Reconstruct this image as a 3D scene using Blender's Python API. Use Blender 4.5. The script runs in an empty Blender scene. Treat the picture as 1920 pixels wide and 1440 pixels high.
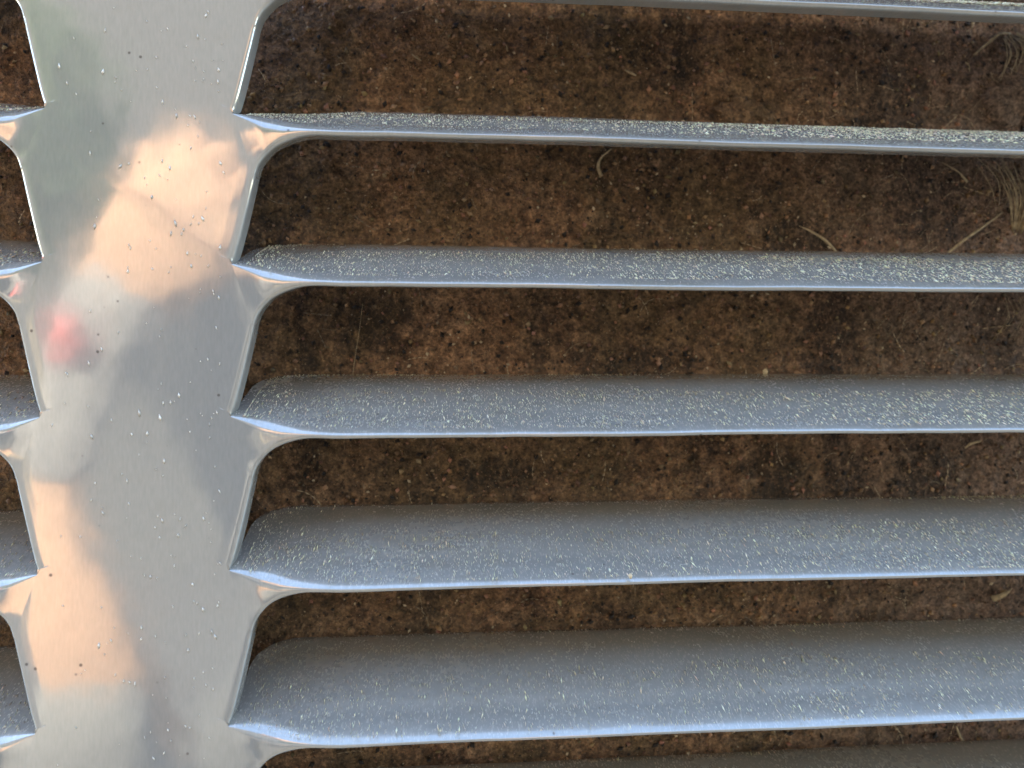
import bpy, bmesh, math, random
import numpy as np
from mathutils import noise as mn
from mathutils import Vector, Matrix, Euler
random.seed(7); rng = np.random.default_rng(7)
SC = bpy.context.scene
COL = SC.collection
S = 0.15            # metres: distance from the lens to the grille
H0 = 0.75           # height of the lens above the ground

def W(p):           # grille coordinates (right, up, out towards the viewer) in units of S -> world
    return (p[0]*S, -p[2]*S, H0 + p[1]*S)

# ------------------------------------------------------------------ camera, sky, sun, exposure
cam = bpy.data.cameras.new("camera"); co = bpy.data.objects.new("camera", cam); COL.objects.link(co)
cam.sensor_width = 36; cam.lens = 1443/1920*36
cam.clip_start = 0.002; cam.clip_end = 2000
rx, ry, rz = 0.0301, -0.0885, -0.0012
R = Matrix.Rotation(rx, 3, 'X') @ Matrix.Rotation(ry, 3, 'Y') @ Matrix.Rotation(rz, 3, 'Z')
TO_W = Matrix(((1, 0, 0), (0, 0, -1), (0, 1, 0)))
co.matrix_world = Matrix.Translation(W((0, 0, 1))) @ (TO_W @ R).to_4x4()
SC.camera = co
cam.dof.use_dof = True; cam.dof.focus_distance = 1.03*S; cam.dof.aperture_fstop = 14.0

SUN_EL, SUN_AZ = 42, -38      # behind the grille, to its left (degrees; azimuth from +Y towards +X)
w = bpy.data.worlds.new("World"); SC.world = w; w.use_nodes = True
nt = w.node_tree; bg = nt.nodes["Background"]
sky = nt.nodes.new("ShaderNodeTexSky"); sky.sky_type = 'NISHITA'; sky.sun_disc = False
sky.sun_elevation = math.radians(SUN_EL); sky.sun_rotation = math.radians(SUN_AZ)
nt.links.new(sky.outputs[0], bg.inputs[0]); bg.inputs[1].default_value = 0.15
sl = bpy.data.lights.new("sun", 'SUN'); sl.energy = 4.0; sl.angle = math.radians(0.5); sl.color = (1, .91, .76)
so = bpy.data.objects.new("sun", sl); COL.objects.link(so)
sd = Vector((math.sin(math.radians(SUN_AZ))*math.cos(math.radians(SUN_EL)), math.cos(math.radians(SUN_AZ))*math.cos(math.radians(SUN_EL)), math.sin(math.radians(SUN_EL))))
so.rotation_euler = sd.to_track_quat('Z', 'Y').to_euler()
so.location = (0, 0, 3)
SC.view_settings.view_transform = 'Standard'; SC.view_settings.look = 'None'
SC.view_settings.exposure = 3.08; SC.view_settings.gamma = 1

# ------------------------------------------------------------------ helpers
def tag(o, label=None, cat=None, group=None, kind=None):
    if label: o['label'] = label
    if cat: o['category'] = cat
    if group: o['group'] = group
    if kind: o['kind'] = kind
    return o

def mesh_obj(name, V, F, m, parent=None, smooth=True, world=True):
    me = bpy.data.meshes.new(name)
    me.from_pydata([W(v) for v in V] if world else [tuple(v) for v in V], [], F)
    if smooth: me.polygons.foreach_set('use_smooth', [True]*len(me.polygons))
    if m: me.materials.append(m)
    me.update()
    o = bpy.data.objects.new(name, me); COL.objects.link(o)
    if parent: o.parent = parent
    return o

class NT:
    def __init__(self, name):
        self.m = bpy.data.materials.new(name); self.m.use_nodes = True
        self.t = self.m.node_tree; self.b = self.t.nodes["Principled BSDF"]
    def n(self, typ, ins=None, **kw):
        nd = self.t.nodes.new(typ)
        for k, v in kw.items(): setattr(nd, k, v)
        for k, v in (ins or {}).items(): self.set(nd.inputs[k], v)
        return nd
    def set(self, sock, v):
        if hasattr(v, 'is_output') or isinstance(v, bpy.types.NodeSocket): self.t.links.new(v, sock)
        else: sock.default_value = v
    def math(self, op, a, b=0.0, c=0.0):
        nd = self.n('ShaderNodeMath', operation=op); self.set(nd.inputs[0], a); self.set(nd.inputs[1], b); self.set(nd.inputs[2], c)
        return nd.outputs[0]
    def noise(self, vec, scale, detail=3, rough=.55, out='Fac', dist=0):
        return self.n('ShaderNodeTexNoise', {'Vector': vec, 'Scale': scale, 'Detail': detail, 'Roughness': rough, 'Distortion': dist}).outputs[out]
    def ramp(self, fac, stops):
        nd = self.n('ShaderNodeValToRGB', {'Fac': fac}); e = nd.color_ramp.elements
        while len(e) < len(stops): e.new(.5)
        for q, (p, c) in zip(e, stops):
            q.position = p; q.color = (c, c, c, 1) if isinstance(c, (int, float)) else (*c, 1)
        return nd.outputs[0]
    def mix(self, fac, a, b, blend='MIX'):
        nd = self.n('ShaderNodeMix', data_type='RGBA', blend_type=blend)
        self.set(nd.inputs[0], fac); self.set(nd.inputs[6], a if not isinstance(a, tuple) else (*a, 1)); self.set(nd.inputs[7], b if not isinstance(b, tuple) else (*b, 1))
        return nd.outputs[2]
    def bump(self, h, strength, dist, normal=None):
        nd = self.n('ShaderNodeBump', {'Height': h, 'Strength': strength, 'Distance': dist})
        if normal: self.set(nd.inputs['Normal'], normal)
        return nd.outputs[0]
    def coords(self):       # grille coordinates: world position undone
        g = self.n('ShaderNodeNewGeometry').outputs['Position']
        v = self.n('ShaderNodeVectorMath', operation='SUBTRACT'); self.set(v.inputs[0], g); v.inputs[1].default_value = (0, 0, H0)
        s = self.n('ShaderNodeVectorMath', operation='SCALE'); self.set(s.inputs[0], v.outputs[0]); s.inputs['Scale'].default_value = 1/S
        return s.outputs[0]
    def p(self, **kw):
        for k, v in kw.items():
            k = k.replace('_', ' ')
            self.set(self.b.inputs[k], (*v, 1) if isinstance(v, tuple) and len(v) == 3 else v)
        return self.m

# ------------------------------------------------------------------ materials
def mat_paint():
    k = NT('grey_metallic_paint'); c = k.coords()
    st = k.n('ShaderNodeMapping', {'Vector': c, 'Scale': (330., 62., 62.)}).outputs[0]      # grain runs along the pressing
    streak = k.noise(st, 1.0, 3, .6)
    fine = k.noise(c, 520, 2)
    wave = k.noise(c, 9, 2)
    dirt = k.ramp(k.noise(c, 30, 5, .65), [(.5, 0), (.8, 1)])
    film = k.ramp(k.noise(c, 6, 4, .6), [(.4, 0), (.7, 1)])
    spk = k.ramp(k.n('ShaderNodeTexVoronoi', {'Vector': c, 'Scale': 42.}, feature='F1').outputs['Distance'], [(.06, 1), (.11, 0)])
    spk = k.math('MULTIPLY', spk, k.ramp(k.noise(c, 17, 1), [(.5, 0), (.58, 1)]))
    col = k.mix(k.ramp(streak, [(.3, 0), (.7, 1)]), (.42, .42, .375), (.48, .475, .425))
    col = k.mix(k.math('MULTIPLY', dirt, .10), col, (.36, .33, .25))
    col = k.mix(k.math('MULTIPLY', spk, .8), col, (.07, .055, .04))
    up = k.n('ShaderNodeSeparateXYZ', {'Vector': k.n('ShaderNodeNewGeometry').outputs['Normal']}).outputs[2]
    settle = k.ramp(up, [(.35, 0), (.85, 1)])                      # dust lies only where the metal faces up
    stip = k.ramp(k.noise(k.n('ShaderNodeMapping', {'Vector': c, 'Scale': (420., 170., 170.)}).outputs[0], 1.0, 1, .5), [(.56, 0), (.66, 1)])
    drift = k.ramp(k.noise(c, 7, 6, .75), [(.25, .35), (.75, 1)])
    dust = k.math('MULTIPLY', k.math('MULTIPLY', settle, drift), k.math('MULTIPLY_ADD', stip, .34, .02))
    col = k.mix(dust, col, (.88, .80, .62))
    rough = k.math('ADD', k.math('MULTIPLY_ADD', dirt, .04, .08), k.math('MULTIPLY_ADD', film, .05, k.math('MULTIPLY_ADD', settle, .15, k.math('MULTIPLY', dust, .1))))
    n = k.bump(fine, .05, .0003*S)
    n = k.bump(streak, .012, .0006*S, n)
    n = k.bump(wave, .35, .003*S, n)
    k.p(Base_Color=col, Metallic=k.math('MULTIPLY', k.math('MULTIPLY_ADD', spk, -.38, .45), k.math('SUBTRACT', 1., dust)), Roughness=rough, Normal=n)
    k.b.inputs['Coat Weight'].default_value = .5; k.b.inputs['Coat Roughness'].default_value = .03
    k.set(k.b.inputs['Coat Normal'], k.bump(wave, .35, .003*S))
    return k.m
def mat_dirt():
    k = NT('brown_crusted_dirt'); c = k.coords()
    big = k.noise(c, 5.5, 4, .6); mid = k.noise(c, 26, 5, .65, dist=.6); fine = k.noise(c, 85, 4, .7); grain = k.noise(c, 210, 3, .7)
    base = k.ramp(mid, [(.30, (.105, .054, .024)), (.44, (.27, .142, .067)), (.6, (.395, .222, .112)), (.78, (.52, .33, .185))])
    olive = k.mix(.55, base, (.11, .08, .03))
    base = k.mix(k.ramp(big, [(.42, 0), (.6, 1)]), olive, base)
    sx = k.n('ShaderNodeSeparateXYZ', {'Vector': c})
    right = k.ramp(k.math('ADD', sx.outputs[0], k.math('MULTIPLY', k.math('SUBTRACT', mid, .5), .35)), [(.5, 0), (.85, 1)])
    base = k.mix(k.math('MULTIPLY', right, .55), base, (.27, .185, .14))
    # upright soot runs of the crust
    sm = k.n('ShaderNodeMapping', {'Vector': c, 'Scale': (13., 1., 3.2)}).outputs[0]
    run = k.ramp(k.noise(sm, 1.0, 4, .65, dist=.5), [(.53, 0), (.70, 1)])
    blot = k.ramp(k.noise(c, 11, 6, .7), [(.54, 0), (.68, 1)])
    dark = k.math('MULTIPLY', k.math('MAXIMUM', run, blot), k.ramp(fine, [(.3, 1), (.75, .35)]))
    base = k.mix(k.math('MULTIPLY', dark, .8), base, (.016, .011, .007))
    base = k.mix(1.0, base, k.ramp(grain, [(.3, .38), (.5, 1.), (.7, 1.7)]), 'MULTIPLY')
    base = k.mix(1.0, base, k.ramp(fine, [(.3, .3), (.5, 1.), (.7, 1.8)]), 'MULTIPLY')
    # dark runs and blotches set at chosen spots in the plate's colour
    nx = k.math('MULTIPLY', k.math('SUBTRACT', k.noise(c, 20, 5, .7), .5), .16)
    X = k.math('ADD', sx.outputs[0], nx); Y = sx.outputs[2]
    cell = k.ramp(k.n('ShaderNodeTexVoronoi', {'Vector': k.n('ShaderNodeVectorMath', {0: k.n('ShaderNodeMapping', {'Vector': c, 'Scale': (1.25, 1., .6)}).outputs[0], 1: k.n('ShaderNodeVectorMath', {0: k.noise(c, 40, 3, .6, out='Color'), 1: (.03, .03, .03)}, operation='MULTIPLY').outputs[0]}, operation='ADD').outputs[0], 'Scale': 75., 'Randomness': 1.}, feature='DISTANCE_TO_EDGE').outputs['Distance'], [(.02, .45), (.13, 1)])
    blotch = None
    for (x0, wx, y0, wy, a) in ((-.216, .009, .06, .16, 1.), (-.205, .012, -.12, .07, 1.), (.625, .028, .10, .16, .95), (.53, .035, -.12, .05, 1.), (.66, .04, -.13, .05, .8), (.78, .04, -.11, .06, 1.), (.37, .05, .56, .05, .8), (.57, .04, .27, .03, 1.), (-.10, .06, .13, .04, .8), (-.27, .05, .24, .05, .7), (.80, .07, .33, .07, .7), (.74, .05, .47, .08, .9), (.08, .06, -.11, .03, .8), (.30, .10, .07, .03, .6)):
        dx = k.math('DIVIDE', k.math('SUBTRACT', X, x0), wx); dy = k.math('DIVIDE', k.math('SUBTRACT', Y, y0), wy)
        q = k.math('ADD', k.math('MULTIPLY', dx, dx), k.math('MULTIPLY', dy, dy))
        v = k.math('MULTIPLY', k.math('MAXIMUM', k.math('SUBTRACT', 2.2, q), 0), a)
        blotch = v if blotch is None else k.math('MAXIMUM', blotch, v)
    blotch = k.math('MULTIPLY', k.ramp(k.math('MULTIPLY', blotch, k.ramp(k.noise(c, 40, 6, .8), [(.36, .0), (.62, 1)])), [(.12, 0), (.75, 1)]), cell)
    base = k.mix(k.math('MULTIPLY', blotch, .7), base, (.010, .007, .005))
    pit = k.ramp(k.n('ShaderNodeTexVoronoi', {'Vector': c, 'Scale': 38.}, feature='F1').outputs['Distance'], [(.07, 1), (.14, 0)])
    pit = k.math('MULTIPLY', pit, k.ramp(k.noise(c, 15, 1), [(.52, 0), (.6, 1)]))
    base = k.mix(pit, base, (.004, .003, .002))
    n = k.bump(mid, .6, .03*S); n = k.bump(fine, .9, .012*S, n); n = k.bump(grain, .9, .005*S, n)
    return k.p(Base_Color=base, Roughness=.75, Normal=n)
def mat_plain(name, c, rough=.6, var=.3, scale=60., sss=0, trans=0):
    k = NT(name); g = k.coords()
    f = k.ramp(k.noise(g, scale, 3), [(.3, 1-var), (.7, 1+var)])
    col = k.mix(1., c, f, 'MULTIPLY')
    k.p(Base_Color=col, Roughness=rough)
    if sss: k.b.inputs['Subsurface Weight'].default_value = sss; k.b.inputs['Subsurface Radius'].default_value = (.01, .004, .002); k.b.inputs['Subsurface Scale'].default_value = .6
    return k.m
def mat_tint(name, rough):
    k = NT(name); a = k.n('ShaderNodeAttribute', attribute_name='tint')
    return k.p(Base_Color=a.outputs['Color'], Roughness=rough)
PAINT = mat_paint(); DIRT = mat_dirt()
STRAW = mat_plain('dry_straw', (.42, .31, .17), .6, .45, 120.)
SEED = mat_plain('pale_seed', (.75, .60, .36), .45, .15, 80.)
SKIN = mat_plain('skin', (.37, .215, .125), .85, .08, 12., .15)
NAIL = mat_plain('red_enamel', (.42, .085, .075), .6, .05)
BAND = mat_plain('pale_grey_cloth', (.17, .16, .15), .8, .15, 40.)
CLOTH = mat_plain('grey_cloth', (.11, .107, .10), .8, .15, 40.)
SHIRT = mat_plain('grey_shirt', (.045, .044, .041), .85, .2, 3.); HAIR = mat_plain('brown_hair', (.04, .025, .015), .6, .3, 60.)
GRAIN = mat_tint('dirt_grain', .55); DUST = mat_tint('dust_speck', .35)

# ------------------------------------------------------------------ the setting
gm = NT('pale_paving'); gc = gm.coords()
gm.p(Base_Color=gm.mix(gm.noise(gc, .6, 5), (.042, .04, .038), (.06, .058, .054)), Roughness=.85)
gr = mesh_obj('ground', [(-600, -600, 0), (600, -600, 0), (600, 600, 0), (-600, 600, 0)], [(0, 1, 2, 3)], gm.m, world=False, smooth=False)
tag(gr, kind='structure')

# what the bright paint mirrors: an added wall, which also blocks low sky, and a shrub
wm = NT('grey_render'); wc = wm.coords()
wm.p(Base_Color=wm.mix(wm.noise(wc, .25, 5), (.048, .046, .042), (.064, .061, .056)), Roughness=.9)
def box(name, x0, x1, y0, y1, z0, z1, m, parent=None):
    V = [(x, y, z) for z in (z0, z1) for y in (y0, y1) for x in (x0, x1)]
    return mesh_obj(name, V, [(0, 2, 3, 1), (4, 5, 7, 6), (0, 1, 5, 4), (2, 6, 7, 3), (0, 4, 6, 2), (1, 3, 7, 5)], m, parent, smooth=False, world=False)
yard = bpy.data.objects.new('added_wall', None); yard.location = (0, 0, 0); COL.objects.link(yard)
tag(yard, 'added grey wall out of view behind the viewer, mirrored as the pale grey of the bar', 'wall')
box('wall_face', -10, 6, -3.9, -3.6, 0, 3.8, wm.m, yard); box('coping', -10.05, 6.05, -3.96, -3.54, 3.8, 3.88, wm.m, yard)
def shrub():
    t = bpy.data.objects.new('shrub', None); t.location = (-1.55, -2.7, 0); COL.objects.link(t)
    tag(t, 'leafy green shrub behind the viewer, mirrored as the green tinge high on the bar', 'shrub')
    lm = mat_plain('leaf', (.13, .18, .07), .5, .35, 6.); V, F = [], []
    for i in range(5200):
        d = rng.normal(0, 1, 3); d /= np.linalg.norm(d); r = .42*(.35+.65*rng.random()**.5)*(1+.25*math.sin(d[0]*5)*math.sin(d[2]*4+1))
        c = np.array((-1.55, -2.7, 1.75))+d*r*np.array((1, 1, 1.25)); a = rng.normal(0, 1, (2, 3)); a /= np.linalg.norm(a, axis=1)[:, None]
        b = len(V); V += [c-a[0]*.035, c+a[1]*.014, c+a[0]*.035, c-a[1]*.014]; F.append((b, b+1, b+2, b+3))
    mesh_obj('foliage', V, F, lm, smooth=False, world=False).parent = t
    t.children[0].matrix_parent_inverse = Matrix.Translation(t.location).inverted()
    V, F = [], []
    for i in range(9):
        for k in range(7):
            a = 2*math.pi*k/7; V.append((-1.55+.03*math.cos(a)*(1-.06*i)+.02*math.sin(i), -2.7+.03*math.sin(a)*(1-.06*i), i*.2))
    for i in range(8):
        for k in range(7): F.append((i*7+k, i*7+(k+1) % 7, i*7+7+(k+1) % 7, i*7+7+k))
    o = mesh_obj('stem', V, F, STRAW, world=False); o.parent = t; o.matrix_parent_inverse = Matrix.Translation(t.location).inverted()
shrub()

# ------------------------------------------------------------------ the grille
P = .1933; XC, YC = -.2681, .3765       # pitch of the slats, first corner at the right of the bar
XM = -.383                               # middle of the bar
H, DY, DZ = .18, .0794, -.1804           # reach of a slat from its lip: up and in
RC = .06                                 # rounding of a slat's inner corner
grille = bpy.data.objects.new('louvred_grille', None); COL.objects.link(grille)
tag(grille, 'grey metallic grille panel with long louvre slats on both sides of a flat upright bar', 'grille')

def catmull(A, per):
    A = np.array(A, float); out = []
    for i in range(len(A)-1):
        p0 = A[max(i-1, 0)]; p1 = A[i]; p2 = A[i+1]; p3 = A[min(i+2, len(A)-1)]
        if i == 0: p0 = 2*p1-p2
        if i+2 > len(A)-1: p3 = 2*p2-p1
        for k in range(per):
            t = k/per
            out.append(.5*((2*p1)+(-p0+p2)*t+(2*p0-5*p1+4*p2-p3)*t*t+(-p0+3*p1-3*p2+p3)*t**3))
    out.append(A[-1]); return np.array(out)
FR = [(0, 0, 0), (.012, -.001, .0003), (.028, -.003, .0015), (.046, -.007, .005), (.066, -.012, .009), (.096, -.0160, .013), (.14, -.0176, .0165), (.2, -.0183, .0188), (.28, -.0185, .0192)]
LO = [(.028, -.080, -.0004), (.0325, -.066, -.0004), (.0415, -.053, 0), (.054, -.0425, .002), (.073, -.0345, .005), (.099, -.0292, .009), (.14, -.0300, .011), (.2, -.0295, .0112), (.28, -.0293, .0112)]
def columns(end):
    fr = catmull(FR, 4); lo = catmull(LO, 4)
    xs = np.arange(.30, end+.001, .02)
    fr = np.vstack([fr, [(x, -.0185, .0192) for x in xs]]); lo = np.vstack([lo, [(x, -.0293, .0112) for x in xs]])
    return fr, lo
def depth(x):
    return H if x >= RC else H-RC+math.sqrt(max(RC*RC-(RC-x)**2, 0))
def bez(a, b, c, n):
    return [a*(1-t)**2+b*2*t*(1-t)+c*t*t for t in np.linspace(0, 1, n)]
def roll(I, Q, E, c1, nmid=4, narc=7):
    """inner point I -> crest corner Q -> inward flange end E, with a rounded crest"""
    d1 = np.linalg.norm(Q-I); d2 = np.linalg.norm(E-Q)
    a = Q+(I-Q)*min(.75, c1/max(d1, 1e-9)); b = Q+(E-Q)*min(.7, c1/max(d2, 1e-9))
    out = [I+(a-I)*t for t in np.linspace(0, 1, nmid)[:-1]] + bez(a, Q, b, narc) + [E]
    return out
TH = .005
def slat_profile(f, l, n_face=14):
    d = depth(f[0]); k = d/H
    up = np.array([f[0], f[1]*(1-k)+.0599*k, f[2]*(1-k)-.163*k]); dirv = (f-up)/np.linalg.norm(f-up)
    nb = np.array([0, -.2, -.1])*0+np.array([0, -TH, -TH*.4])
    blend = min(1, f[0]/.14); r1 = .0015+.0165*min(1, f[0]/.035)
    a = f-dirv*(r1*1.2+.028*blend); to = l-f; dl = np.linalg.norm(to); b = f+to*min(.65, r1/dl)
    bn = np.array([0, .91, .41])*.015*k*blend
    face = [up+(a-up)*t+bn*(3.2*t*(1-t)) for t in np.linspace(0, 1, n_face)]
    back = [f-dirv*.03+nb, up+nb, up+nb*.5-dirv*TH*.5]
    arc = bez(a, f-bn*.25, b, 12)[1:]
    e = l+np.array([0.0, 0.004, -.026])
    rl = roll(b, l, e, .008)[1:]
    return back+face+arc+rl, len(back), len(back)+n_face+10

def build_slat(side, n, end):
    fr, lo = columns(end); V = []; 
    for f, l in zip(fr, lo):
        prof, nb, _ = slat_profile(f, l); V += prof
    m = len(prof); nc = len(fr)
    V = np.array(V)
    sag = .0008*np.sin(V[:, 0]*5+n*1.7)+.0003*np.sin(V[:, 0]*17+n)      # a stamped sheet is never dead straight
    V[:, 1] += sag*np.clip(V[:, 0]/.3, 0, 1)
    V[:, 1] += np.array([.0005*mn.noise((v[0]*11, n*3.7+side, v[2]*20))+.0004*mn.noise((v[0]*45, n*5.1+side, v[2]*60)) for v in V])*np.clip(V[:, 0]/.1, 0, 1)   # small waves and nicks
    V[:, 1] += YC-n*P
    V[:, 0] = XC+V[:, 0] if side > 0 else 2*XM-(XC+V[:, 0])
    F = []
    for i in range(nc-1):
        for j in range(m-1):
            q = (i*m+j, i*m+j+1, (i+1)*m+j+1, (i+1)*m+j)
            F.append(q if side > 0 else q[::-1])
    o = mesh_obj('slat', V, F, PAINT, grille)
    return o
NR = range(-2, 8)
for n in NR: build_slat(1, n, 1.7)
for n in NR: build_slat(-1, n, .48)

# the flat upright bar with its rolled edges
SL = [(.028, -.080), (.0245, -.096), (.020, -.115), (.0155, -.134), (.011, -.153), (.0065, -.171), (.003, -.183), (.0004, -.190), (0, -P)]
def build_bar():
    V, F = [], []
    def add(p): V.append(tuple(p)); return len(V)-1
    right, left, rows = [], [], []
    mirror = lambda p: np.array([2*XM-p[0], p[1], p[2]])
    inner = []
    for n in NR:
        y0 = YC-n*P; base = np.array([XC, y0, 0])
        strip = []
        # first column of the strip is the line from the corner to the fillet's foot (shared with the slat)
        prof, nb, j0 = slat_profile(np.array(FR[0], float), np.array(LO[0], float))
        sl = catmull(SL, 3); K = len(sl)
        inner.append(base)
        for i, q in enumerate(sl):
            left_to_corner = (K-1-i)/(K-1)
            ins = .020*min(1, left_to_corner*5)+1e-5; dep = .022*min(1, left_to_corner*4)+1e-5
            Q = base+np.array([q[0], q[1], -.0004]); I = base+np.array([q[0]-ins, q[1]+(.006 if i else .012), 0]); e = min(1, i/9); E = Q+np.array([.0015*e*min(1, left_to_corner*4), .004*(1-e), -dep-.004*(1-e)])
            if i < K-1: inner.append(I)
            rl = roll(I, Q, E, .007*min(1, left_to_corner*5)+1e-5, 4, 7)
            strip.append(rl)
        strip.insert(0, roll(base, base+np.array(LO[0]), base+np.array(LO[0])+np.array((0, .004, -.026)), .008))
        m = len(strip[0])
        for mir in (False, True):
            ids = [[add(mirror(p) if mir else p) for p in rl] for rl in strip]
            for i in range(len(ids)-1):
                for j in range(m-1):
                    q = (ids[i][j], ids[i+1][j], ids[i+1][j+1], ids[i][j+1])
                    F.append(q if not mir else q[::-1])
    # the flat between
    cols = 15; grid = []
    for p in inner:
        q = mirror(p)
        grid.append([add(q+(p-q)*t) for t in (0, .012, .03, .06, .11, .2, .33, .5, .67, .8, .89, .94, .97, .988, 1)])
    for i in range(len(grid)-1):
        for j in range(cols-1):
            F.append((grid[i][j], grid[i+1][j], grid[i+1][j+1], grid[i][j+1]))
    flat0 = len(F)-(len(grid)-1)*(cols-1)
    o = mesh_obj('upright_bar', V, F, PAINT, grille)
    ly = o.data.attributes.new('level', 'BOOLEAN', 'FACE'); ly.data.foreach_set('value', [i >= flat0 for i in range(len(F))])
    bm = bmesh.new(); bm.from_mesh(o.data); bmesh.ops.remove_doubles(bm, verts=bm.verts, dist=2e-5*S*5); bmesh.ops.dissolve_degenerate(bm, edges=bm.edges, dist=1e-6); bm.to_mesh(o.data); bm.free()
    lev = [d.value for d in o.data.attributes['level'].data]; o.data.polygons.foreach_set('use_smooth', [not v for v in lev]); o.data.update()
build_bar()

# ------------------------------------------------------------------ the dirty plate behind
ZP = -.190
def zplate(x, y):
    return ZP-.003+.004*math.sin(x*9+y*4)+.0045*mn.noise((x*14, y*14, 3.))+.0035*mn.noise((x*37, y*37, 8.))+.002*mn.noise((x*90, y*90, 1.))
def build_plate():
    xs = np.concatenate([np.linspace(-1.12, -.8, 12)[:-1], np.linspace(-.8, 1.1, 420), np.linspace(1.1, 1.9, 24)[1:]]); ys = np.concatenate([np.linspace(-1.25, -.68, 14)[:-1], np.linspace(-.68, .72, 320), np.linspace(.72, 1.1, 12)[1:]]); V = []; F = []
    for y in ys:
        for x in xs: V.append((x, y, zplate(x, y)))
    nx = len(xs)
    for i in range(len(ys)-1):
        for j in range(nx-1):
            F.append((i*nx+j, i*nx+j+1, (i+1)*nx+j+1, (i+1)*nx+j))
    ring = list(range(nx))+[i*nx+nx-1 for i in range(1, len(ys))]+[(len(ys)-1)*nx+j for j in range(nx-2, -1, -1)]+[i*nx for i in range(len(ys)-2, 0, -1)]
    b0 = len(V)
    for r in ring: V.append((V[r][0], V[r][1], ZP-.12))
    L = len(ring)
    for i in range(L): F.append((ring[i], b0+i, b0+(i+1) % L, ring[(i+1) % L]))
    F.append(tuple(b0+i for i in range(L))[::-1])
    o = mesh_obj('backing_plate', V, F, DIRT)
    tag(o, 'brown dirt-crusted backing plate seen through the gaps behind the grey slats', 'backing plate')
build_plate()

# ------------------------------------------------------------------ loose matter
fpx = 1443.
def on_plane(px, py, z):         # a spot of the photograph on the plane at depth z of the grille
    d = R @ Vector(((px-960)/fpx, (720-py)/fpx, -1)); t = (z-1)/d.z
    return np.array((d.x*t, d.y*t, z))
def on_plate(px, py, lift=.004):
    p = on_plane(px, py, ZP); p[2] = zplate(p[0], p[1])+lift; return p

def flecks(name, P, T, N, ln, wd, ht, C, m):
    """many small eight-sided crumbs in one mesh: centre, long axis, normal, half sizes, colour"""
    n = len(P); Sx = np.cross(T, N); Sx /= np.linalg.norm(Sx, axis=1)[:, None]
    V = np.stack([P-T*ln[:, None], P+Sx*wd[:, None], P+T*ln[:, None], P-Sx*wd[:, None], P+N*ht[:, None], P-N*ht[:, None]*.4], 1).reshape(-1, 3)
    tri = np.array(((0, 1, 4), (1, 2, 4), (2, 3, 4), (3, 0, 4), (1, 0, 5), (2, 1, 5), (3, 2, 5), (0, 3, 5)))
    F = (np.arange(n)[:, None, None]*6+tri[None]).reshape(-1, 3)
    VW = np.stack([V[:, 0]*S, -V[:, 2]*S, H0+V[:, 1]*S], 1)
    me = bpy.data.meshes.new(name); me.vertices.add(len(VW)); me.vertices.foreach_set('co', VW.astype(np.float32).ravel())
    me.loops.add(len(F)*3); me.loops.foreach_set('vertex_index', F.astype(np.int32).ravel())
    me.polygons.add(len(F)); me.polygons.foreach_set('loop_start', np.arange(0, len(F)*3, 3, dtype=np.int32))
    me.update(calc_edges=True); me.validate()
    me.materials.append(m); o = bpy.data.objects.new(name, me); COL.objects.link(o)
    at = me.color_attributes.new('tint', 'FLOAT_COLOR', 'POINT'); a = np.ones((len(VW), 4), np.float32); a[:, :3] = np.repeat(np.clip(C, 0, .95), 6, axis=0)
    at.data.foreach_set('color', a.ravel()); return o
def unit(a): return a/np.linalg.norm(a, axis=1)[:, None]
def grains(count):
    x = rng.uniform(-.78, 1.05, count); y = rng.uniform(-.64, .70, count)
    q = 2600                                  # loose heaps where the crumbs gather
    hx = rng.uniform(-.7, 1., 60); hy = rng.uniform(-.6, .65, 60); k = rng.integers(0, 60, q)
    x[:q] = hx[k]+rng.normal(0, .035, q); y[:q] = hy[k]+rng.normal(0, .02, q)
    r = .0010+.0036*rng.random(count)**6; u = rng.random(count)
    C = np.array((.32, .185, .095))*rng.uniform(.4, 1.6, (count, 1))*rng.uniform(.85, 1.15, (count, 3))
    C[u < .36] = np.array((.022, .014, .009)); C[u < .13] = np.array((.80, .62, .38))*rng.uniform(.5, 1.15, ((u < .13).sum(), 1))
    r[u < .13] *= .62
    P = np.stack([x, y, np.array([zplate(a, b) for a, b in zip(x, y)])+r*.5], 1)
    T = unit(np.stack([rng.normal(0, 1, count), rng.normal(0, 1, count), rng.normal(0, .35, count)], 1)); N = unit(rng.normal(0, .35, (count, 3))+np.array((0, 0, 1.)))
    o = flecks('dirt_grains', P, T, N, r*rng.uniform(1, 1.8, count), r, r*rng.uniform(.6, 1.2, count), C, GRAIN)
    tag(o, 'fine brown, black and pale grit crusted over the backing plate', 'grit', kind='stuff')
grains(34000)
FX = [q[0] for q in FR]; FYY = [q[1] for q in FR]; FZZ = [q[2] for q in FR]
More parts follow.
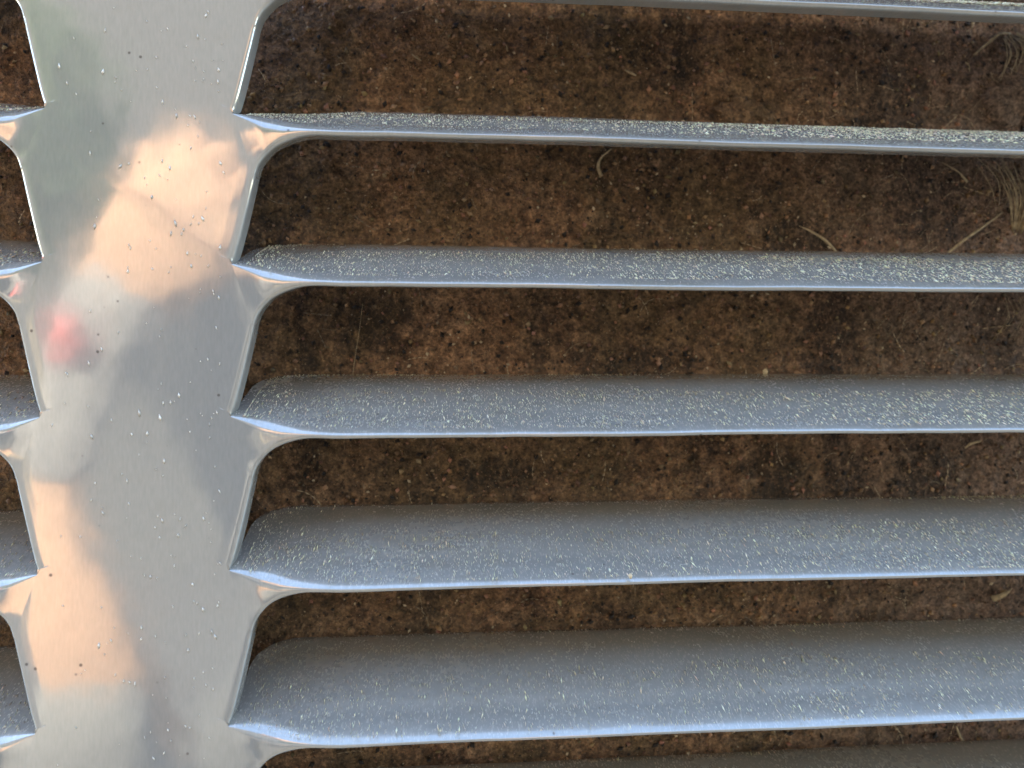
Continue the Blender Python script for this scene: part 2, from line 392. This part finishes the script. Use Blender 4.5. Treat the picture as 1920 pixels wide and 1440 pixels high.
def specks():
    nrm = np.array((0, -DZ, DY)); nrm /= np.linalg.norm(nrm); D = np.array((0, DY, DZ)); D /= np.linalg.norm(D)
    P, T, L, Wd, Ht, C, N = [], [], [], [], [], [], []
    for n in range(-1, 7):
        for side, cnt in ((1, (9000, 11000, 11000, 9000, 6500, 4600, 3600, 3000)[n+1]), (-1, 700)):
            x = rng.uniform(.015, 1.3 if side > 0 else .32, cnt)
            k = rng.random(cnt)**1.1
            h = cnt//4; cx = rng.uniform(0, 1.3, 40); ck = rng.random(40); id_ = rng.integers(0, 40, h)     # some gather in drifts
            if side > 0: x[:h] = np.clip(cx[id_]+rng.normal(0, .03, h), .015, 1.3); k[:h] = np.clip(ck[id_]+rng.normal(0, .12, h), .0, 1)
            d = np.array([depth(a) for a in x])/H; kk = .03+.94*k*d
            fy = np.interp(x, FX, FYY); fz = np.interp(x, FX, FZZ)
            p = np.stack([x, fy*(1-kk)+.0599*kk, fz*(1-kk)-.163*kk], 1)
            p += nrm*(.015*d*np.minimum(1, x/.14)*3.2*kk*(1-kk)*.92)[:, None]
            p[:, 0] = XC+p[:, 0] if side > 0 else 2*XM-(XC+p[:, 0]); p[:, 1] += YC-n*P_
            big = rng.random(cnt)**15
            t = unit(D+np.stack([rng.normal(0, .16, cnt), np.zeros(cnt), np.zeros(cnt)], 1))
            P.append(p); T.append(t); N.append(np.tile(nrm, (cnt, 1)))
            L.append(.0013+.0045*rng.random(cnt)**2+.004*big); Wd.append(.00022+.00022*rng.random(cnt)+.0008*big); Ht.append(.0004+.0010*rng.random(cnt)+.0012*big)
            C.append(np.array((.98, .86, .58))*rng.uniform(.45, 1.2, (cnt, 1))*rng.uniform(.9, 1.1, (cnt, 3)))
    cnt = 260
    u = rng.random(cnt); x = XM-.10+.205*u**.6; y = rng.uniform(-.5, .55, cnt); a = rng.normal(math.pi/2+.1, .25, cnt); big = rng.random(cnt)**5
    P.append(np.stack([x, y, np.full(cnt, .0005)], 1)); T.append(np.stack([np.cos(a), np.sin(a), 0*a], 1)); N.append(np.tile((0, 0, 1.), (cnt, 1)))
    L.append(.0009+.0022*rng.random(cnt)**2+.003*big); Wd.append(.0005+.0004*rng.random(cnt)+.0012*big); Ht.append(np.full(cnt, .001)); C.append(np.array((.92, .86, .70))*rng.uniform(.6, 1.05, (cnt, 1)))
    o = flecks('dust_specks', *[np.concatenate(a) for a in (P, T, N, L, Wd, Ht, C)], DUST)
    tag(o, 'pale dust flecks clinging to the grey slats and bar', 'dust', kind='stuff')
P_ = P
specks()

def tube(name, pts, radii, m, sides=6, per=5):
    A = catmull(pts, per); n = len(A); rr = np.interp(np.linspace(0, 1, n), np.linspace(0, 1, len(radii)), radii)
    V, F = [], []
    for i in range(n):
        t = A[min(i+1, n-1)]-A[max(i-1, 0)]; t /= np.linalg.norm(t)
        s = np.cross(t, (0, 0, 1.)); s /= max(np.linalg.norm(s), 1e-6); u = np.cross(s, t)
        for k in range(sides):
            a = 2*math.pi*k/sides; V.append(A[i]+(s*math.cos(a)+u*math.sin(a)*.7)*rr[i])
    for i in range(n-1):
        for k in range(sides): F.append((i*sides+k, i*sides+(k+1) % sides, (i+1)*sides+(k+1) % sides, (i+1)*sides+k))
    F.append(tuple(range(sides))[::-1]); F.append(tuple((n-1)*sides+k for k in range(sides)))
    return mesh_obj(name, V, F, m)
def stalk(name, pix, r, label, cat, lifts=None, m=None, group=None):
    lifts = lifts or [.004]*len(pix)
    o = tube(name, [on_plate(x, y, l) for (x, y), l in zip(pix, lifts)], [q/1560 for q in r], m or STRAW)
    tag(o, label, cat, group); return o
G = 'dry bits caught behind the slats'
stalk('dry_stalk', [(1497, 424), (1520, 440), (1545, 456), (1568, 476)], [1.2, 3.2, 4, 3], 'thick straw stalk slanting above the second slat right of the middle, beside a dark hollow', 'stalk', [.006, .012, .012, .006], group=G)
stalk('dry_stalk', [(1128, 330), (1122, 312), (1127, 296), (1147, 278)], [4.5, 5, 3, 1.5], 'short bent stalk hanging under the upper thin slat near the middle', 'stalk', group=G)
stalk('wood_chip', [(1172, 130), (1182, 134), (1194, 140)], [1.5, 4, 2], 'small orange wood splinter in the top gap near the middle', 'wood chip', group=G)
stalk('wood_chip', [(772, 104), (780, 110), (790, 116)], [1, 2.6, 1.5], 'tiny orange splinter in the top gap toward the bar', 'wood chip', group=G)
stalk('dry_stalk', [(1768, 480), (1800, 452), (1835, 428), (1880, 398)], [3, 4, 3.5, 2], 'long grey straw lying slantwise in the second gap near the right edge', 'stalk', [.005, .012, .01, .004], group=G)
stalk('leaf_flake', [(1803, 840), (1812, 831), (1829, 826)], [2, 4.5, 2.5], 'pale curled leaf flake under the third full slat at the right', 'leaf flake', [.008, .012, .01], group=G)
stalk('leaf_flake', [(1856, 1122), (1872, 1112), (1886, 1100)], [9, 7, 1.5], 'greyish wedge-shaped leaf flake in the low narrow gap at the right edge', 'leaf flake', [.006, .01, .012], group=G)
stalk('dry_stalk', [(1795, 1362), (1801, 1378), (1808, 1392)], [2, 3.5, 3.5], 'yellow straw bit below the lowest full slat at the right', 'stalk', group=G)
stalk('dry_stalk', [(1764, 305), (1790, 324), (1812, 342)], [1.2, 2, 4], 'fine straw with a thick tip under the upper thin slat at the right', 'stalk', [.004, .01, .006], group=G)
stalk('dry_stalk', [(1828, 102), (1852, 80), (1868, 68), (1892, 64)], [2.5, 4, 3.5, 3], 'bent straw arching over the dark hollow below the topmost slat at the right', 'stalk', [.004, .014, .016, .01], group=G)
stalk('plant_fibre', [(1812, 115), (1817, 122), (1817, 134)], [1.8, 2.2, 2], 'short white crooked fibre near the top right hollow', 'fibre', group=G)
stalk('plant_fibre', [(662, 705), (668, 670), (676, 620), (681, 570)], [.8, .6, .6, .6], 'long thin pale hair hanging upright in the third gap beside the bar', 'fibre', [.012, .02, .02, .012], group=G)
stalk('plant_fibre', [(486, 600), (476, 632), (470, 690)], [1.5, 1.6, 1.2], 'curved pale hair along the bar edge in the third gap', 'fibre', [.02, .03, .02], group=G)
def tuft(pts, count, label, spread, base, tip, rad):
    t = bpy.data.objects.new('grass_tuft', None); t.location = W(on_plate(*pts)); COL.objects.link(t)
    tag(t, label, 'grass tuft', G)
    for i in range(count):
        k = i/(count-1)-.5+random.uniform(-.08, .08)
        a = on_plate(base[0]+k*spread*base[2], base[1]+random.uniform(-6, 6), .004); b = on_plate(tip[0]+k*spread*tip[2], tip[1]+random.uniform(-14, 14), .006)
        mid = (a+b)/2+np.array((random.uniform(-.006, .006), random.uniform(-.004, .004), .014+random.random()*.01))
        o = tube('blade', [a, mid, b], [rad/2000, rad*.8/2000, rad*.4/2000], STRAW, 5, 4)
        o.parent = t; o.matrix_parent_inverse = Matrix.Translation(t.location).inverted()
tuft((1908, 420), 15, 'bundle of dry grass blades standing in the second gap at the right edge', 60, (1908, 432, .35), (1905, 318, 1.3), 3.2)
tuft((1905, 66), 16, 'spray of thin dry grass hanging below the topmost slat at the right edge', 60, (1900, 66, .5), (1918, 140, 1.6), 2.2)

tuft((1850, 300), 7, 'thin fan of dry grass fibres under the upper thin slat at the right', 60, (1858, 298, 1.2), (1880, 402, .5), 1.4)
tuft((1830, 560), 6, 'few hair-thin dry fibres in the third gap at the right', 60, (1892, 556, .6), (1880, 640, 1.0), 1.1)
def fibres(count):
    x = np.where(rng.random(count) < .45, rng.normal(.82, .10, count), rng.uniform(-.7, 1., count)); y = rng.uniform(-.6, .66, count)
    P, T, N, L = [], [], [], []
    for a, b in zip(x, y):
        th = rng.uniform(0, math.pi); bend = rng.normal(0, .5); l = rng.uniform(.004, .012); q = np.array((a, b)); lift = rng.uniform(.001, .006)
        for i in range(4):
            d = np.array((math.cos(th), math.sin(th))); P.append((q[0], q[1], zplate(q[0], q[1])+lift)); T.append((d[0], d[1], rng.normal(0, .05))); L.append(l*.62); N.append((0, 0, 1.))
            th += bend*.4; q = q+d*l*.55+np.array((math.cos(th), math.sin(th)))*l*.55
    n = len(P); C = np.repeat(np.array((.62, .46, .27))*rng.uniform(.35, 1.15, (count, 1)), 4, axis=0)
    o = flecks('plant_fibres', np.array(P), unit(np.array(T)), np.array(N), np.array(L), np.repeat(rng.uniform(.0005, .0011, count), 4), np.full(n, .0006), C, GRAIN)
    tag(o, 'fine dry plant hairs littered over the backing plate', 'fibres', kind='stuff')
fibres(420)
def clod(px, py, rx, ry, h, label):
    bm = bmesh.new(); bmesh.ops.create_icosphere(bm, subdivisions=4, radius=1); c = on_plate(px, py, 0); V = []
    for v in bm.verts:
        q = v.co; k = 1+.14*math.sin(q.x*5+q.y*3)+.08*math.sin(q.y*11+q.x*4)+.05*math.sin(q.x*17-q.y*13)
        V.append((c[0]+q.x*rx*k, c[1]+q.y*ry*k, c[2]+q.z*h*k))
    F = [[v.index for v in f.verts] for f in bm.faces]; bm.free()
    tag(mesh_obj('dirt_clod', V, F, DIRT), label, 'dirt clod', G)
clod(1905, 185, .055, .042, .022, 'smooth mauve-brown clod of dirt in the top gap at the right edge')
clod(1160, 440, .03, .006, .008, 'low ridge of pale dirt along the bottom of the second gap right of the middle')
clod(1400, 205, .05, .02, .006, 'low brown lump in the top gap above the thin slat right of the middle')

def pebble(name, p, r, label, cat, m):
    bm = bmesh.new(); bmesh.ops.create_icosphere(bm, subdivisions=2, radius=1)
    V = []
    for v in bm.verts:
        q = v.co; k = 1+.16*math.sin(q.x*4+1)+.12*math.sin(q.y*5+q.z*3); V.append((p[0]+q.x*r*k, p[1]+q.y*r*1.1*k, p[2]+q.z*r*k))
    F = [[v.index for v in f.verts] for f in bm.faces]; bm.free()
    tag(mesh_obj(name, V, F, m), label, cat, G)
n = 2; back = np.array((0, YC-n*P-.0197+DY, .0174+DZ))
d = on_plane(1433, 702, back[2]); pebble('seed', (d[0], back[1]+.004, back[2]+.004), .0045, 'cream seed resting on the inner edge of the third full slat right of the middle', 'seed', SEED)
pebble('seed', on_plate(1284, 224, .002), .0026, 'tiny cream grain above the upper thin slat right of the middle', 'seed', SEED)
pebble('seed', on_plate(863, 221, .002), .0026, 'tiny cream grain sitting on the upper thin slat left of the middle', 'seed', SEED)
n = 3; f = np.array((0, YC-n*P-.0197, .0174))
pebble('seed', on_plane(1182, 1080, .017), .003, 'tiny white grain on the lip of the fourth full slat', 'seed', SEED)

# ------------------------------------------------------------------ who is mirrored in the bar: a raised hand and forearm
def skin_mesh(name, verts, edges, radii, m, parent=None, sub=2, flat=0):
    me = bpy.data.meshes.new(name); me.from_pydata([W(v) for v in verts], edges, []); o = bpy.data.objects.new(name, me); COL.objects.link(o)
    bm = bmesh.new(); bm.from_mesh(me); lay = bm.verts.layers.skin.verify()
    for v, r in zip(bm.verts, radii):
        v[lay].radius = (r*S, r*S) if isinstance(r, float) else (r[0]*S, r[1]*S)
        v[lay].use_root = v.index == 0
    bm.to_mesh(me); bm.free()
    md = o.modifiers.new('skin', 'SKIN'); md.use_smooth_shade = True
    o.modifiers.new('sub', 'SUBSURF').levels = sub; o.modifiers['sub'].render_levels = sub
    me.materials.append(m)
    if flat:
        z0 = W((0, 0, flat))[1]
        for v in me.vertices: v.co.y = (v.co.y-z0)/.36
        o.scale = (1, .36, 1); o.location = (0, z0, 0)
    if parent: o.parent = parent; o.matrix_parent_inverse = parent.matrix_basis.inverted()
    return o
hv = [(-.75, .46, 1.1), (-.84, .32, 1.12), (-.95, .12, 1.13), (-1.02, -.12, 1.12), (-1.03, -.30, 1.1), (-.975, -.54, 1.1), (-.92, -.72, 1.14), (-.88, -1.1, 1.4)]
hr = [(.18, .17), (.14, .14), (.10, .10), (.085, .085), (.09, .09), (.165, .165), (.18, .18), (.18, .18)]
he = [(i, i+1) for i in range(7)]
def finger(root, pts, r):
    prev = root
    for p, q in zip(pts, r):
        hv.append(p); hr.append((q, q)); he.append((prev, len(hv)-1)); prev = len(hv)-1
hv.append((-0.695, 0.530, 1.1)); hr.append((.20, .19)); NB = len(hv)-1; he.append((0, NB))
finger(NB, [(-0.575, 0.570, 1.13), (-0.515, 0.630, 1.17), (-0.475, 0.600, 1.23)], [.06, .052, .045])
finger(NB, [(-0.645, 0.630, 1.13), (-0.605, 0.710, 1.18), (-0.555, 0.700, 1.24)], [.06, .054, .046])
finger(NB, [(-0.715, 0.640, 1.13), (-0.705, 0.740, 1.17), (-0.655, 0.750, 1.23)], [.058, .052, .044])
finger(NB, [(-0.785, 0.610, 1.13), (-0.805, 0.680, 1.17), (-0.775, 0.710, 1.21)], [.05, .044, .038])
finger(0, [(-0.600, 0.430, 1.10), (-0.535, 0.420, 1.12), (-0.475, 0.450, 1.16)], [.11, .08, .055])
hand = skin_mesh('person', hv, he, hr, SKIN, flat=1.1)
tag(hand, 'crouching viewer in grey shirt raising a bare hand, seen mirrored in the bar', 'person')
band = skin_mesh('added_cuff', [(-.80, .36, 1.075), (-.93, .14, 1.10), (-1.01, -.06, 1.10), (-1.03, -.22, 1.10)], [(0, 1), (1, 2), (2, 3)], [.165, .13, .115, .115], BAND, hand, flat=1.1)  # cuff added to grey the mirrored gap between hand and forearm
sleeve = skin_mesh('sleeve', [(-.95, -.68, 1.09), (-.95, -.92, 1.12), (-.9, -1.35, 1.5)], [(0, 1), (1, 2)], [.21, .22, .25], CLOTH, hand, flat=1.1)
sb = bmesh.new(); bmesh.ops.create_icosphere(sb, subdivisions=4, radius=1)
stud = mesh_obj('red_stud', [(-.955+v.co.x*.046*(1-.12*v.co.y), .185+v.co.y*.062, 1.025+v.co.z*.022) for v in sb.verts], [[v.index for v in f.verts] for f in sb.faces], NAIL); sb.free()
stud.parent = hand; stud.matrix_parent_inverse = hand.matrix_basis.inverted()
shirt = skin_mesh('shirt', [(.9, -1.0, 4.3), (.9, .35, 4.2), (-.25, .25, 4.1), (-.5, -1.3, 3.2), (-.86, -1.45, 2.0), (2.1, .25, 4.1), (2.5, -1.2, 3.4), (.9, -3.6, 4.6)], [(0, 1), (1, 2), (2, 3), (3, 4), (1, 5), (5, 6), (0, 7)], [(1.1, .7), (.75, .5), .55, .42, .3, .55, .42, (1.1, .8)], SHIRT, hand)
head = skin_mesh('head', [(.9, .9, 4.15), (.85, 1.5, 4.0), (.8, 2.0, 3.95), (.8, 2.5, 4.05)], [(0, 1), (1, 2), (2, 3)], [.36, .48, .56, .42], SKIN, hand)
hair = skin_mesh('hair', [(.8, 2.75, 4.15), (.8, 2.4, 4.45), (.8, 1.7, 4.5)], [(0, 1), (1, 2)], [.45, .58, .5], HAIR, hand)
